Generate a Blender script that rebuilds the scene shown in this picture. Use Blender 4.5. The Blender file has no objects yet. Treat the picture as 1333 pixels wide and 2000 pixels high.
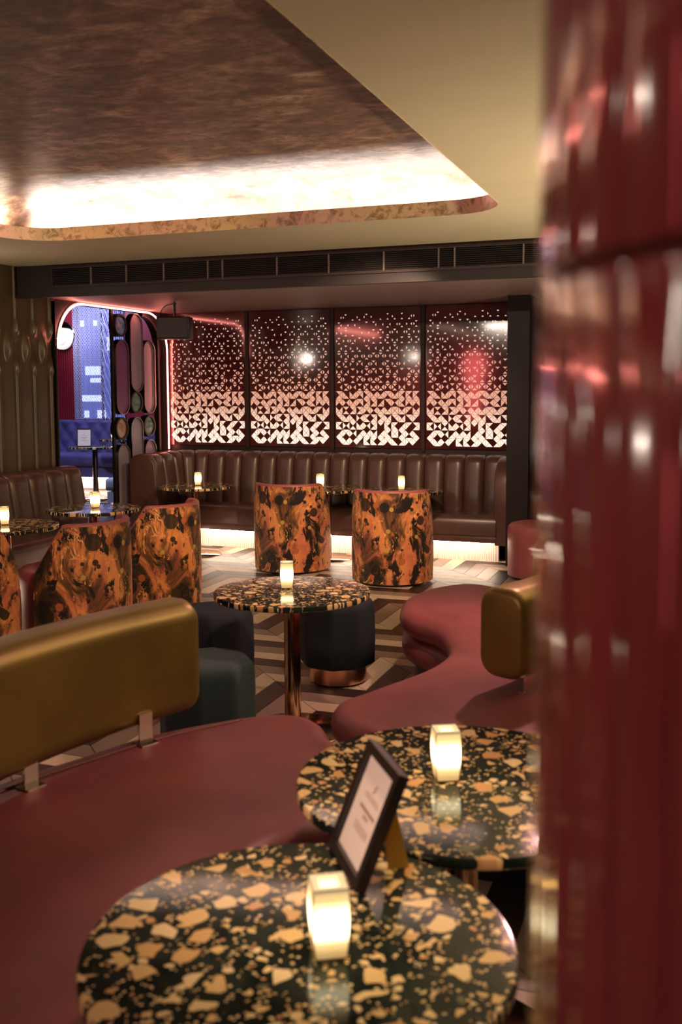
import bpy, bmesh, math, random
from mathutils import Vector, Matrix
from mathutils.geometry import delaunay_2d_cdt
from math import sin, cos, pi, radians, sqrt, hypot, atan2
random.seed(7)
SC = bpy.context.scene
COL = SC.collection

# ------------------------------------------------------------------ camera
YAW, PITCH, ROLL = radians(20.1), radians(5.0), radians(0.3)
fw = Vector((-sin(YAW)*cos(PITCH), cos(YAW)*cos(PITCH), -sin(PITCH)))
rt = Vector((cos(YAW), sin(YAW), 0)); up = rt.cross(fw)
r2 = rt*cos(ROLL) - up*sin(ROLL); u2 = up*cos(ROLL) + rt*sin(ROLL)
cam_d = bpy.data.cameras.new('camera'); cam = bpy.data.objects.new('camera', cam_d); COL.objects.link(cam)
mw = Matrix((r2, u2, -fw)).transposed().to_4x4(); mw.translation = (0, 0, 1.66); cam.matrix_world = mw
cam_d.sensor_fit = 'VERTICAL'; cam_d.sensor_height = 36; cam_d.lens = 35.0
cam_d.shift_y = -75/2000; cam_d.clip_start = .02
cam_d.dof.use_dof = True; cam_d.dof.focus_distance = 8.2; cam_d.dof.aperture_fstop = 3.4
SC.camera = cam

# ------------------------------------------------------------------ world, exposure
W = bpy.data.worlds.new('World'); SC.world = W; W.use_nodes = True
W.node_tree.nodes['Background'].inputs[0].default_value = (.40, .46, 1., 1)
W.node_tree.nodes['Background'].inputs[1].default_value = 1.3
SC.view_settings.view_transform = 'Standard'; SC.view_settings.look = 'None'
SC.view_settings.exposure = 0.0; SC.view_settings.gamma = 1; SC.view_settings.use_curve_mapping = False
SC.cycles.sample_clamp_indirect = 4; SC.cycles.max_bounces = 8

# ------------------------------------------------------------------ lamps of the room, added fill lights
def area(name, loc, size, aim, power, col, size_y=None):
    d = bpy.data.lights.new(name, 'AREA'); d.energy = power; d.color = col
    d.shape = 'RECTANGLE' if size_y else 'SQUARE'; d.size = size
    if size_y: d.size_y = size_y
    o = bpy.data.objects.new(name, d); COL.objects.link(o); o.location = loc
    o.rotation_euler = Vector(aim).to_track_quat('-Z', 'Y').to_euler()
    return o
def spot(name, loc, target, power, col, ang=60, blend=.6, rad=.06):
    d = bpy.data.lights.new(name, 'SPOT'); d.energy = power; d.color = col
    d.spot_size = radians(ang); d.spot_blend = blend; d.shadow_soft_size = rad
    o = bpy.data.objects.new(name, d); COL.objects.link(o); o.location = loc
    o.rotation_euler = (Vector(target)-Vector(loc)).to_track_quat('-Z', 'Y').to_euler()
    return o
def lamp_point(name, loc, power, col, rad=.05, parent=None):
    d = bpy.data.lights.new(name, 'POINT'); d.energy = power; d.color = col; d.shadow_soft_size = rad
    o = bpy.data.objects.new(name, d); COL.objects.link(o); o.location = loc
    if parent: o.parent = parent
    return o
WARM = (1, .66, .36); WHITE = (1, .86, .72)
# cove strips: behind the far and the left upstand, washing the tray ceiling
area('cove_strip_back', (-2.87, 6.17, 2.80), 3.62, (0, -.35, 1), 82, (1, .92, .84), .05).rotation_euler = (radians(180-14), 0, 0)
area('cove_strip_left', (-4.72, 4.0, 2.80), .05, (0, 0, 1), 45, (1, .84, .64), 4.0).rotation_euler = (0, radians(180-12), 0)
area('upstand_fill', (-2.87, -1.9, 2.93), 3.2, (0, 1, -.03), 50, (1, .82, .66), .03)  # unseen strip added to brighten the face of the far upstand
# ceiling downlights out of view for the chairs; the other spots are added fill
spot('downlight_chairs', (-1.2, 3.6, 2.66), (-3.6, 8.3, .4), 330, (1, .58, .30), 40)
spot('downlight_left_chairs', (-1.0, 3.2, 2.66), (-4.0, 5.9, .5), 230, (1, .60, .32), 36)
spot('bench_fill', (.9, 3.5, 2.66), (-1.75, 2.95, .62), 145, (1, .70, .42), 34, .8)
spot('bench_far_fill', (-.7, 5.6, 2.66), (-1.1, 4.0, .4), 180, (1, .47, .44), 75)
spot('tables_fill', (-.3, 1.9, 2.66), (-.52, 1.95, .69), 85, (1, .76, .44), 46, .8)
spot('table_mid_fill', (-.9, 4.0, 2.66), (-2.0, 4.8, .0), 130, (1, .72, .48), 62)
spot('menu_fill', (-1.7, .1, 2.66), (-.66, 1.80, .80), 120, (1, .66, .52), 19, .7)  # added to brighten the menu sheet
spot('left_wall_fill', (-2.0, 4.2, 2.66), (-5.6, 7.3, 1.9), 45, (1, .68, .32), 60)
spot('banquette_fill', (-1.9, 6.3, 2.66), (-3.3, 8.9, .2), 190, (1, .66, .46), 78)

# unseen uplight added to brighten the cream ceiling at the right
spot('ceiling_fill', (1.5, 5.4, .9), (.5, 5.6, 2.7), 760, (1, .84, .60), 140, 1.0, .1)
# fill spot added at the left, outside the frame, to light the pillar
spot('pillar_fill', (-1.3, .1, 2.6), (.1, .65, 1.5), 20, (1, .62, .5), 60)
# alcove: violet ceiling wash
area('alcove_wash', (-9.6, 12.6, 3.1), 2.4, (0, .25, -1), 30, (.50, .43, 1), 1.6)
spot('alcove_fill', (-7.4, 10.6, 3.1), (-8.2, 12.3, .7), 260, (.74, .76, 1), 72)  # unseen spot added to brighten the alcove menu and ottoman
area('curtain_fill', (-9.7, 13.9, 3.12), .9, (0, .42, -.9), 26, (.62, .62, 1), .3)  # unseen fill added on the room side of the chain curtain

# ------------------------------------------------------------------ materials
def prin(name, base=(.5, .5, .5), rough=.5, metal=0, spec=.5, coat=0, coat_r=.05, emis=None, es=0, sheen=0):
    m = bpy.data.materials.new(name); m.use_nodes = True
    b = m.node_tree.nodes['Principled BSDF']
    b.inputs['Base Color'].default_value = (*base, 1); b.inputs['Roughness'].default_value = rough
    b.inputs['Metallic'].default_value = metal; b.inputs['Specular IOR Level'].default_value = spec
    b.inputs['Coat Weight'].default_value = coat; b.inputs['Coat Roughness'].default_value = coat_r
    b.inputs['Sheen Weight'].default_value = sheen
    if emis: b.inputs['Emission Color'].default_value = (*emis, 1); b.inputs['Emission Strength'].default_value = es
    return m
class G:
    def __init__(s, m):
        s.m = m; s.t = m.node_tree; s.b = s.t.nodes['Principled BSDF']
    def put(s, sock, v):
        if hasattr(v, 'is_output') or isinstance(v, bpy.types.NodeSocket): s.t.links.new(v, sock)
        else:
            if isinstance(v, tuple) and len(v) == 3 and sock.type == 'RGBA': v = (*v, 1)
            sock.default_value = v
    def n(s, typ, ins=None, out=0, **kw):
        nd = s.t.nodes.new('ShaderNode'+typ)
        for k, v in kw.items(): setattr(nd, k, v)
        for k, v in (ins or {}).items(): s.put(nd.inputs[k], v)
        return nd.outputs[out]
    def coord(s, scale=(1, 1, 1), kind='Object', rnd=0):
        c = s.n('TexCoord', out=kind)
        if rnd:
            r = s.n('ObjectInfo', out='Random')
            r = s.n('Math', {0: r, 1: float(rnd)}, operation='MULTIPLY')
            c = s.n('VectorMath', {0: c, 1: r}, operation='ADD')
        return s.n('Mapping', {'Vector': c, 'Scale': scale})
    def noise(s, vec, scale, detail=4, rough=.55, dist=0, out='Fac'):
        return s.n('TexNoise', {'Vector': vec, 'Scale': scale, 'Detail': detail, 'Roughness': rough, 'Distortion': dist}, out=out)
    def ramp(s, fac, stops, interp='LINEAR'):
        nd = s.t.nodes.new('ShaderNodeValToRGB'); cr = nd.color_ramp; cr.interpolation = interp
        while len(cr.elements) < len(stops): cr.elements.new(.5)
        for e, (p, c) in zip(cr.elements, stops):
            e.position = p; e.color = (*c, 1) if isinstance(c, tuple) else (c, c, c, 1)
        s.put(nd.inputs[0], fac); return nd.outputs[0]
    def mix(s, f, a, b, bt='MIX'):
        nd = s.t.nodes.new('ShaderNodeMix'); nd.data_type = 'RGBA'; nd.blend_type = bt
        s.put(nd.inputs[0], f); s.put(nd.inputs[6], a); s.put(nd.inputs[7], b); return nd.outputs[2]
    def math(s, op, a, b=0.0):
        return s.n('Math', {0: a, 1: b}, operation=op)
    def base(s, c): s.put(s.b.inputs['Base Color'], c)
    def rough(s, c): s.put(s.b.inputs['Roughness'], c)
    def bump(s, h, strength=.3, dist=.01):
        o = s.n('Bump', {'Strength': strength, 'Distance': dist, 'Height': h}); s.put(s.b.inputs['Normal'], o)

def leather(name, c, rough=.38, spec=.5, var=.25):
    m = prin(name, c, rough, 0, spec); g = G(m); v = g.coord()
    n = g.noise(v, 2.2, 3); d = tuple(x*(1-var) for x in c); l = tuple(min(1, x*(1+var)) for x in c)
    g.base(g.ramp(n, [(.3, d), (.7, l)]))
    h = g.n('TexVoronoi', {'Vector': v, 'Scale': 380.0}, out='Distance'); g.bump(h, .12, .0006)
    return m
M = {}
M['mauve'] = leather('mauve_leather', (.19, .047, .051), .42, .35)
M['mauve_chair'] = leather('mauve_chair_leather', (.32, .095, .10), .42, .4)
M['mauve_dark'] = leather('mauve_leather_base', (.16, .038, .042), .45)
M['bronze_leather'] = leather('bronze_leather', (.22, .145, .034), .40, .5)
M['bronze_leather'].node_tree.nodes['Principled BSDF'].inputs['Metallic'].default_value = .45
M['brown'] = leather('brown_leather', (.088, .046, .038), .32, .6)
M['gold_pad'] = leather('padded_gold_leather', (.10, .062, .026), .34, .7)
M['navy'] = prin('navy_velvet', (.005, .009, .018), .85)
M['teal'] = prin('teal_velvet', (.014, .028, .034), .85, sheen=.05)
M['violet'] = leather('violet_velvet', (.10, .09, .25), .6)
M['pale_blue'] = leather('pale_blue_leather', (.46, .52, .70), .5)
M['copper'] = prin('brushed_copper', (.78, .45, .28), .25, 1)
M['bronze'] = prin('polished_bronze', (.62, .42, .28), .12, 1)
M['chrome'] = prin('chrome', (.80, .72, .64), .12, 1)
M['hoop'] = prin('smoked_metal', (.30, .25, .26), .22, 1)
M['black'] = prin('black_metal', (.015, .013, .013), .4, .3)
M['blackwood'] = prin('black_frame', (.016, .010, .010), .38)
M['darkpaint'] = prin('dark_paint', (.030, .018, .016), .45)
M['soffit'] = prin('soffit_paint', (.32, .22, .20), .42)
M['grille'] = prin('grille_metal', (.020, .016, .015), .5)
M['divider'] = prin('grille_divider', (.15, .11, .10), .5)
M['led'] = prin('led_strip', (1, .9, .8), .5, emis=(1, .78, .58), es=85)
M['neon'] = prin('neon_tube', (1, .5, .45), .4, emis=(1, .26, .21), es=17)
M['redglow'] = prin('red_glow', (1, .2, .2), .4, emis=(1, .14, .14), es=9)
M['flute'] = prin('fluted_white', (.75, .62, .54), .45)
M['mirror'] = prin('tinted_mirror', (.38, .33, .43), .40, .2)
M['plum'] = prin('plum_panel', (.30, .10, .30), .4)
M['paper'] = prin('paper', (.90, .78, .72), .7)
M['ink'] = prin('print_ink', (.10, .03, .03), .8)
M['ink_soft'] = prin('print_ink_soft', (.36, .17, .13), .8)
M['easel'] = prin('easel_card', (.62, .36, .07), .6)
M['glass_white'] = prin('opal_glass', (1, .9, .8), .25, emis=(1, .86, .72), es=.8)
M['lantern_rim'] = prin('lantern_rim', (.75, .66, .45), .4, emis=(1, .80, .45), es=.35)
M['lantern_edge'] = prin('lantern_edge', (.10, .065, .03), .5)
M['candle'] = prin('candle_wax', (1, .9, .6), .5, emis=(1, .82, .42), es=5)
M['strand'] = prin('curtain_chain', (.75, .75, .92), .35, .2)
M['facade'] = prin('facade', (.17, .20, .40), .8)
M['litwin'] = prin('lit_window', (1, 1, .9), .5, emis=(.85, .95, .95), es=1.1)
M['glass'] = prin('window_glass', (.8, .85, 1), .02); M['glass'].node_tree.nodes['Principled BSDF'].inputs['Transmission Weight'].default_value = 1
M['glass'].node_tree.nodes['Principled BSDF'].inputs['IOR'].default_value = 1.05

# ceiling cream
m = M['cream'] = prin('cream_ceiling', (.60, .50, .33), .55); g = G(m)
g.base(g.ramp(g.noise(g.coord(), 1.3, 3), [(.3, (.56, .465, .30)), (.7, (.62, .52, .345))]))
# metallic leaf tray
m = M['leaf'] = prin('metal_leaf', (.2, .13, .1), .45, .2); g = G(m); v = g.coord((1, 1.6, 1))
n1 = g.noise(v, 3.2, 9, .72, .5); n2 = g.noise(v, 8, 7, .72, .4)
c = g.ramp(n1, [(.36, (.030, .014, .009)), (.47, (.095, .044, .026)), (.57, (.23, .125, .075)), (.68, (.42, .30, .23))])
c = g.mix(g.ramp(n2, [(.46, 0.), (.62, .9)]), c, (.075, .036, .022)); g.base(c)
g.rough(g.ramp(n2, [(.3, .30), (.7, .55)]))
m = M['leaf_band'] = prin('gold_leaf_band', (.6, .4, .25), .4, .25); g = G(m); v = g.coord()
n1 = g.noise(v, 1.3, 3); n2 = g.noise(v, 16, 7, .7, .5)
c = g.ramp(n1, [(.35, (.84, .66, .28)), (.5, (.86, .60, .40)), (.62, (.84, .46, .38))])
c = g.mix(g.ramp(n2, [(.48, 0.), (.62, .8)]), c, (.26, .15, .06)); g.base(c)
# screen plate: dark burgundy gloss
M['plate'] = prin('burgundy_gloss_plate', (.085, .020, .020), .09, 0, .9, coat=.6)
# inlays, brightest near the strip at the bottom
m = M['inlay'] = prin('backlit_inlay', (.35, .22, .18), .12, 0, .9); g = G(m)
z = g.n('SeparateXYZ', {0: g.n('TexCoord', out='Object')}, out=2)
f = g.n('MapRange', {0: z, 1: 0.0, 2: 1.4, 3: 0.0, 4: 1.0})
col = g.ramp(f, [(.02, (1, .84, .70)), (.18, (1, .72, .55)), (.30, (1, .52, .36)), (.60, (1, .46, .34)), (.85, (1, .68, .58))])
g.put(g.b.inputs['Emission Color'], col)
st = g.ramp(f, [(.0, 1.0), (.14, .92), (.26, .62), (.6, .52), (.9, .74)])
g.put(g.b.inputs['Emission Strength'], g.math('MULTIPLY', st, 1.15))
# red gloss tile
m = M['tile'] = prin('red_glazed_tile', (.26, .020, .022), .10, 0, .7, coat=1, coat_r=.06); g = G(m)
g.base(g.ramp(g.noise(g.coord(rnd=9), 6, 2), [(.3, (.18, .028, .028)), (.7, (.22, .036, .036))]))
M['grout'] = prin('dark_grout', (.05, .012, .012), .8)
# ribbed red wall
M['redwall'] = prin('red_ribbed_wall', (.30, .020, .030), .5)
M['wall'] = prin('dark_wall', (.040, .022, .018), .6)
# planks
def plank(name, a, b):
    m = prin(name, a, .42, 0, .4); g = G(m); v = g.coord((1, 1, 1), rnd=30)
    n = g.noise(v, 2.0, 3); n2 = g.noise(g.coord((22, 22, 1), rnd=17), 3.0, 4)
    c = g.ramp(n, [(.3, a), (.7, b)]); g.base(g.mix(.25, c, g.ramp(n2, [(.3, tuple(x*.6 for x in a)), (.7, b)])))
    return m
M['plank_dark'] = plank('dark_oak', (.022, .012, .010), (.034, .019, .015))
M['plank_taupe'] = plank('taupe_oak', (.175, .125, .100), (.22, .165, .13))
M['plank_cream'] = plank('bleached_oak', (.43, .34, .25), (.54, .43, .32))
# terrazzo
def terrazzo(name):
    m = prin(name, (.02, .03, .025), .09, 0, .28); g = G(m)
    v0 = g.coord(rnd=13)
    w = g.noise(v0, 16, 2, .5, 0, 'Color'); w = g.n('VectorMath', {0: w, 1: (.5, .5, .5)}, operation='SUBTRACT')
    w = g.n('VectorMath', {0: w, 'Scale': .022}, operation='SCALE'); v = g.n('VectorMath', {0: v0, 1: w}, operation='ADD')
    base = g.ramp(g.noise(v0, 9, 5), [(.35, (.006, .010, .009)), (.65, (.024, .032, .026))])
    c = base
    for sc, edge, drop, off in ((105, .13, .28, 0.), (40, .15, .30, 3.), (16, .14, .42, 7.)):
        vv = g.n('VectorMath', {0: v, 1: (off, off*.7, 0)}, operation='ADD')
        d = g.n('TexVoronoi', {'Vector': vv, 'Scale': float(sc), 'Randomness': .95}, out='Distance', feature='DISTANCE_TO_EDGE', voronoi_dimensions='2D')
        cc = g.n('TexVoronoi', {'Vector': vv, 'Scale': float(sc), 'Randomness': .95}, out='Color', feature='F1', voronoi_dimensions='2D')
        sx = g.n('SeparateColor', {0: cc}, out=0); sy = g.n('SeparateColor', {0: cc}, out=1)
        chip = g.ramp(sx, [(0, (.72, .48, .22)), (.30, (.80, .58, .30)), (.50, (.60, .32, .14)), (.62, (.80, .60, .34)), (.80, (.66, .40, .17)), (.90, (.13, .12, .06)), (.96, (.010, .010, .010))], 'CONSTANT')
        f1 = g.n('TexVoronoi', {'Vector': vv, 'Scale': float(sc), 'Randomness': .95}, out='Distance', feature='F1', voronoi_dimensions='2D')
        d = g.math('MINIMUM', d, g.math('SUBTRACT', .66, f1))
        on = g.math('MULTIPLY', g.math('GREATER_THAN', d, g.math('ADD', g.math('MULTIPLY', sx, .12), edge)), g.math('LESS_THAN', sy, drop))
        c = g.mix(on, c, chip)
    g.base(c); return m
M['terrazzo'] = terrazzo('terrazzo')
# watercolour fabric
m = M['fabric'] = prin('watercolour_fabric', (.6, .2, .08), .62, 0, .3, sheen=.1); g = G(m); v = g.coord()
vs = g.coord((1, 1, .55))
n = g.noise(v, 2.6, 5, .6, .8)
c = g.ramp(n, [(.28, (.48, .12, .10)), (.42, (.60, .19, .09)), (.52, (.72, .30, .10)), (.62, (.62, .21, .10)), (.74, (.42, .18, .07))])
c = g.mix(g.ramp(g.noise(vs, 11, 7, .7, 1.6), [(.56, 0.), (.60, .9)]), c, (.80, .34, .085))
c = g.mix(g.ramp(g.noise(vs, 4.3, 7, .62, .7), [(.475, 0.), (.54, .75), (.60, 1.)]), c, (.040, .024, .010))
c = g.mix(g.ramp(g.noise(vs, 6.5, 7, .7, 1.2), [(.53, 0.), (.57, 1.)]), c, (.012, .008, .007))
rid = g.math('ABSOLUTE', g.math('SUBTRACT', g.noise(vs, 5.0, 6, .65, 1.0), .5))
rid = g.math('MULTIPLY', g.math('LESS_THAN', rid, .008), g.math('GREATER_THAN', g.noise(v, 3.3, 2), .52))
c = g.mix(rid, c, (.95, .55, .20))
for sc, rr, cc_, th in ((5.5, .30, (.010, .007, .007), .30), (11., .20, (.50, .36, .08), .72), (9.0, .26, (.45, .12, .04), .70), (15., .22, (.008, .006, .006), .70), (4.1, .26, (.016, .010, .007), .45)):
    d = g.n('TexVoronoi', {'Vector': v, 'Scale': sc, 'Randomness': 1.0}, out='Distance')
    k = g.n('SeparateColor', {0: g.n('TexVoronoi', {'Vector': v, 'Scale': sc, 'Randomness': 1.0}, out='Color')}, out=0)
    f = g.math('MULTIPLY', g.math('LESS_THAN', d, g.math('MULTIPLY', g.math('ADD', k, .15), rr)), g.math('GREATER_THAN', k, th))
    c = g.mix(g.math('MULTIPLY', f, .92), c, cc_)
g.base(c)
# agates
def agate(name, a, b, c3):
    m = prin(name, a, .2, 0, .6, coat=.5); g = G(m); v = g.coord(rnd=3)
    n = g.noise(v, 9, 6, .6, 1.5)
    g.base(g.ramp(n, [(.35, a), (.52, b), (.68, c3)])); return m
M['agate_blue'] = agate('agate_blue', (.04, .20, .42), (.10, .36, .58), (.40, .40, .55))
M['agate_teal'] = agate('agate_teal', (.02, .12, .12), (.06, .22, .20), (.25, .36, .34))
M['agate_green'] = agate('agate_green', (.01, .10, .09), (.02, .16, .14), (.45, .40, .30))
M['agate_rust'] = agate('agate_rust', (.36, .13, .05), (.52, .24, .12), (.20, .07, .03))
# lantern glow
m = M['lantern'] = prin('lantern_shade', (.9, .75, .45), .35); g = G(m)
z = g.n('SeparateXYZ', {0: g.n('TexCoord', out='Object')}, out=2)
st = g.ramp(g.math('DIVIDE', z, .132), [(.0, .05), (.12, .08), (.26, .18), (.42, .9), (.52, 1.), (.66, .7), (.86, .16), (1., .10)])
g.put(g.b.inputs['Emission Color'], g.ramp(st, [(0, (1, .62, .20)), (.4, (1, .76, .36)), (1, (1, .86, .52))]))
g.put(g.b.inputs['Emission Strength'], g.math('MULTIPLY', st, 6.0))

# ------------------------------------------------------------------ object helpers
def mesh_obj(name, verts, faces, mat, parent=None, smooth=False, mats=None, fmat=None, autos=None):
    me = bpy.data.meshes.new(name); me.from_pydata([tuple(v) for v in verts], [], faces)
    for mm in (mats or [mat]): me.materials.append(mm)
    if fmat: me.polygons.foreach_set('material_index', fmat)
    if smooth: me.polygons.foreach_set('use_smooth', [True]*len(me.polygons))
    me.update()
    bm = bmesh.new(); bm.from_mesh(me)
    if len(verts) > 40: bmesh.ops.remove_doubles(bm, verts=bm.verts, dist=1e-5)
    bmesh.ops.recalc_face_normals(bm, faces=bm.faces)
    if autos:
        for e in bm.edges:
            if len(e.link_faces) == 2 and e.calc_face_angle(0) > radians(autos): e.smooth = False
    bm.to_mesh(me); bm.free()
    o = bpy.data.objects.new(name, me); COL.objects.link(o)
    if parent: o.parent = parent
    return o
def tag(o, label=None, cat=None, group=None, kind=None):
    if label: o['label'] = label
    if cat: o['category'] = cat
    if group: o['group'] = group
    if kind: o['kind'] = kind
    return o
def empty(name, loc, label, cat, group=None, rz=0):
    o = bpy.data.objects.new(name, None); o.empty_display_size = .1; COL.objects.link(o)
    o.location = loc; o.rotation_euler = (0, 0, rz)
    return tag(o, label, cat, group)
def copy_tree(o, parent=None):
    c = o.copy(); COL.objects.link(c)
    if parent: c.parent = parent
    for ch in list(o.children): copy_tree(ch, c)
    return c
def place(o, loc, rz, label, group=None):
    o.location = loc; o.rotation_euler = (0, 0, rz); o['label'] = label
    if group: o['group'] = group
    return o
class MB:
    def __init__(s): s.v = []; s.f = []
    def add(s, v, f):
        k = len(s.v); s.v += [tuple(x) for x in v]; s.f += [tuple(i+k for i in q) for q in f]; return s
    def box(s, a, b):
        (x0, y0, z0), (x1, y1, z1) = a, b
        return s.add([(x0, y0, z0), (x1, y0, z0), (x1, y1, z0), (x0, y1, z0), (x0, y0, z1), (x1, y0, z1), (x1, y1, z1), (x0, y1, z1)],
                     [(0, 3, 2, 1), (4, 5, 6, 7), (0, 1, 5, 4), (1, 2, 6, 5), (2, 3, 7, 6), (3, 0, 4, 7)])
    def lathe(s, prof, n=32, c=(0, 0), a0=0., caps=True):
        v = []; f = []
        for r, z in prof:
            for i in range(n):
                a = a0+2*pi*i/n; v.append((c[0]+r*cos(a), c[1]+r*sin(a), z))
        for j in range(len(prof)-1):
            for i in range(n):
                f.append((j*n+i, j*n+(i+1) % n, (j+1)*n+(i+1) % n, (j+1)*n+i))
        if caps: f.append(tuple(range(n))[::-1]); f.append(tuple((len(prof)-1)*n+i for i in range(n)))
        return s.add(v, f)
    def tube(s, path, r, n=8, closed=False):
        P = [Vector(p) for p in path]; N = len(P); v = []; f = []
        ref = Vector((0, 0, 1))
        for i, p in enumerate(P):
            t = (P[(i+1) % N]-P[i-1]) if closed else (P[min(i+1, N-1)]-P[max(i-1, 0)])
            t.normalize(); rr = ref if abs(t.dot(ref)) < .9 else Vector((1, 0, 0))
            if i and not closed and abs(t.dot(pa)) < .95: rr = pa
            a = t.cross(rr).normalized(); b = t.cross(a); pa = b.copy() if False else (-b)
            for k in range(n):
                q = 2*pi*k/n; v.append(p+a*(r*cos(q))+b*(r*sin(q)))
        for i in range(N if closed else N-1):
            j = (i+1) % N
            for k in range(n): f.append((i*n+k, i*n+(k+1) % n, j*n+(k+1) % n, j*n+k))
        if not closed: f.append(tuple(range(n))); f.append(tuple((N-1)*n+k for k in range(n)))
        return s.add(v, f)
    def prism(s, outline, rings):           # rings: (inset, z), outline CCW
        n = len(outline); P = [Vector((*p, 0)) for p in outline]; nr = []
        for i in range(n):
            t = P[(i+1) % n]-P[i-1]; t.normalize(); nr.append(Vector((-t.y, t.x, 0)))
        v = []; f = []
        for ins, z in rings:
            for p, q in zip(P, nr): v.append((p.x+q.x*ins, p.y+q.y*ins, z))
        for j in range(len(rings)-1):
            for i in range(n): f.append((j*n+i, j*n+(i+1) % n, (j+1)*n+(i+1) % n, (j+1)*n+i))
        s.add(v, f)
        for k in (0, len(rings)-1):
            zz = rings[k][1]
            r = delaunay_2d_cdt([Vector(a[:2]) for a in v[k*n:(k+1)*n]], [], [list(range(n))], 1, 1e-6)
            s.add([(a.x, a.y, zz) for a in r[0]], [tuple(q) for q in r[2]])
        return s
    def sweep(s, frames, prof, cap_round=0.):   # frames: (point, out-normal); prof: closed loop of (out, z)
        F = [(Vector((*p[:2], 0)), Vector((*q[:2], 0))) for p, q in frames]; n = len(prof); v = []; f = []
        co = sum(a for a, b in prof)/n; cz = sum(b for a, b in prof)/n
        L = [(p, q, 1.) for p, q in F]
        if cap_round:
            def ext(p, q, p2, k):
                d = (p-p2); d.normalize(); return [(p+d*cap_round*sin(a), q, 1-(cap_round*k)*(1-cos(a))) for a in (pi/6, pi/3, pi/2)]
            L = ext(F[0][0], F[0][1], F[1][0], 5)[::-1]+L+ext(F[-1][0], F[-1][1], F[-2][0], 5)
        for p, q, sc in L:
            for a, z in prof:
                a2 = co+(a-co)*sc; z2 = cz+(z-cz)*sc
                v.append((p.x+q.x*a2, p.y+q.y*a2, z2))
        for j in range(len(L)-1):
            for i in range(n): f.append((j*n+i, j*n+(i+1) % n, (j+1)*n+(i+1) % n, (j+1)*n+i))
        f.append(tuple(range(n))); f.append(tuple((len(L)-1)*n+i for i in range(n)))
        return s.add(v, f)
    def build(s, name, mat, parent=None, smooth=False, autos=None):
        return mesh_obj(name, s.v, s.f, mat, parent, smooth, autos=autos)
def spline(pts, n=10, closed=True):
    out = []; N = len(pts); P = [Vector(p) for p in pts]
    rng = range(N) if closed else range(N-1)
    for i in rng:
        g_ = (lambda k: P[k % N]) if closed else (lambda k: P[max(0, min(N-1, k))])
        a, b, c, d = g_(i-1), g_(i), g_(i+1), g_(i+2)
        for k in range(n):
            t = k/n
            out.append(.5*((2*b)+(c-a)*t+(2*a-5*b+4*c-d)*t*t+(3*b-a-3*c+d)*t**3))
    if not closed: out.append(P[-1])
    return [tuple(p) for p in out]
def rrect(w, z0, z1, r, n=4, o0=0.):        # rounded rectangle loop (out, z)
    L = []
    for cx, cz, a0 in ((o0+w-r, z0+r, -pi/2), (o0+w-r, z1-r, 0), (o0+r, z1-r, pi/2), (o0+r, z0+r, pi)):
        for k in range(n+1):
            a = a0+pi/2*k/n; L.append((cx+r*cos(a), cz+r*sin(a)))
    return L

# ------------------------------------------------------------------ structure: walls, ceiling, floor
def struct(name, mb, mat, smooth=False): return tag(mb.build(name, mat, smooth=smooth), kind='structure')
LX = -5.6                                   # room side of the left wall
BY = 9.75                                   # back wall
floor = struct('floor', MB().box((-12.2, -3, -.12), (2.6, 15.6, -.006)), M['plank_dark'])
struct('wall_back', MB().box((LX, BY+.10, 0), (2.6, BY+.30, 3.3)), M['wall'])
struct('wall_right', MB().box((2.4, -3, 0), (2.6, BY+.10, 3.3)), M['wall'])
struct('wall_front', MB().box((LX-.2, -3.2, 0), (2.6, -3, 3.3)), M['wall'])
wl = struct('wall_left', MB().box((LX-.16, -3, 0), (LX-.055, 7.72, 3.3)), M['gold_pad'])
# nib at the right end of the screen wall (dark)
struct('trim_1', MB().box((-1.70, 9.05, 0), (-1.5, BY+.1, 2.47)), M['black'])
# padded leather facing with pleats and pinched tufts
v = []; f = []; s = .24; Y0, Y1, Z0, Z1 = 4.4, 7.72, .90, 2.72; ny, nz = 330, 90
def sstep(a, b, x):
    t = max(0, min(1, (x-a)/(b-a))); return t*t*(3-2*t)
for j in range(nz+1):
    z = Z0+(Z1-Z0)*j/nz
    wm = sstep(1.80, 1.92, z)*(1-sstep(2.06, 2.18, z))
    for i in range(ny+1):
        y = Y0+(Y1-Y0)*i/ny
        a = (y+.05*(z-1.8)*0-.02)/s; fr_ = a-math.floor(a+.5); d = abs(fr_)*s
        wr = max(sstep(2.10, 2.22, z), 1-sstep(1.78, 1.92, z))
        wd = .030-.012*sstep(2.3, 2.1, z) if False else .026
        h = .030*wr*max(0, 1-d/wd)**1.4*(1 if fr_ < 0 else .8)
        d2 = (.5-abs(fr_))*s
        e2 = (d2/.05)**2+((z-2.0)/.15)**2; h += .045*max(0, 1-e2)
        e3 = (d/.05)**2+((z-2.16)/.10)**2; h += .022*max(0, 1-e3)
        e4 = (d/.05)**2+((z-1.86)/.10)**2; h += .022*max(0, 1-e4)
        h += .010*(1-math.exp(-(d/.05)**2))
        pinch = 0
        v.append((LX-.05+h-pinch, y, z))
for j in range(nz):
    for i in range(ny): f.append((j*(ny+1)+i, j*(ny+1)+i+1, (j+1)*(ny+1)+i+1, (j+1)*(ny+1)+i))
mesh_obj('padded_facing', v, f, M['gold_pad'], wl, True)

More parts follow.
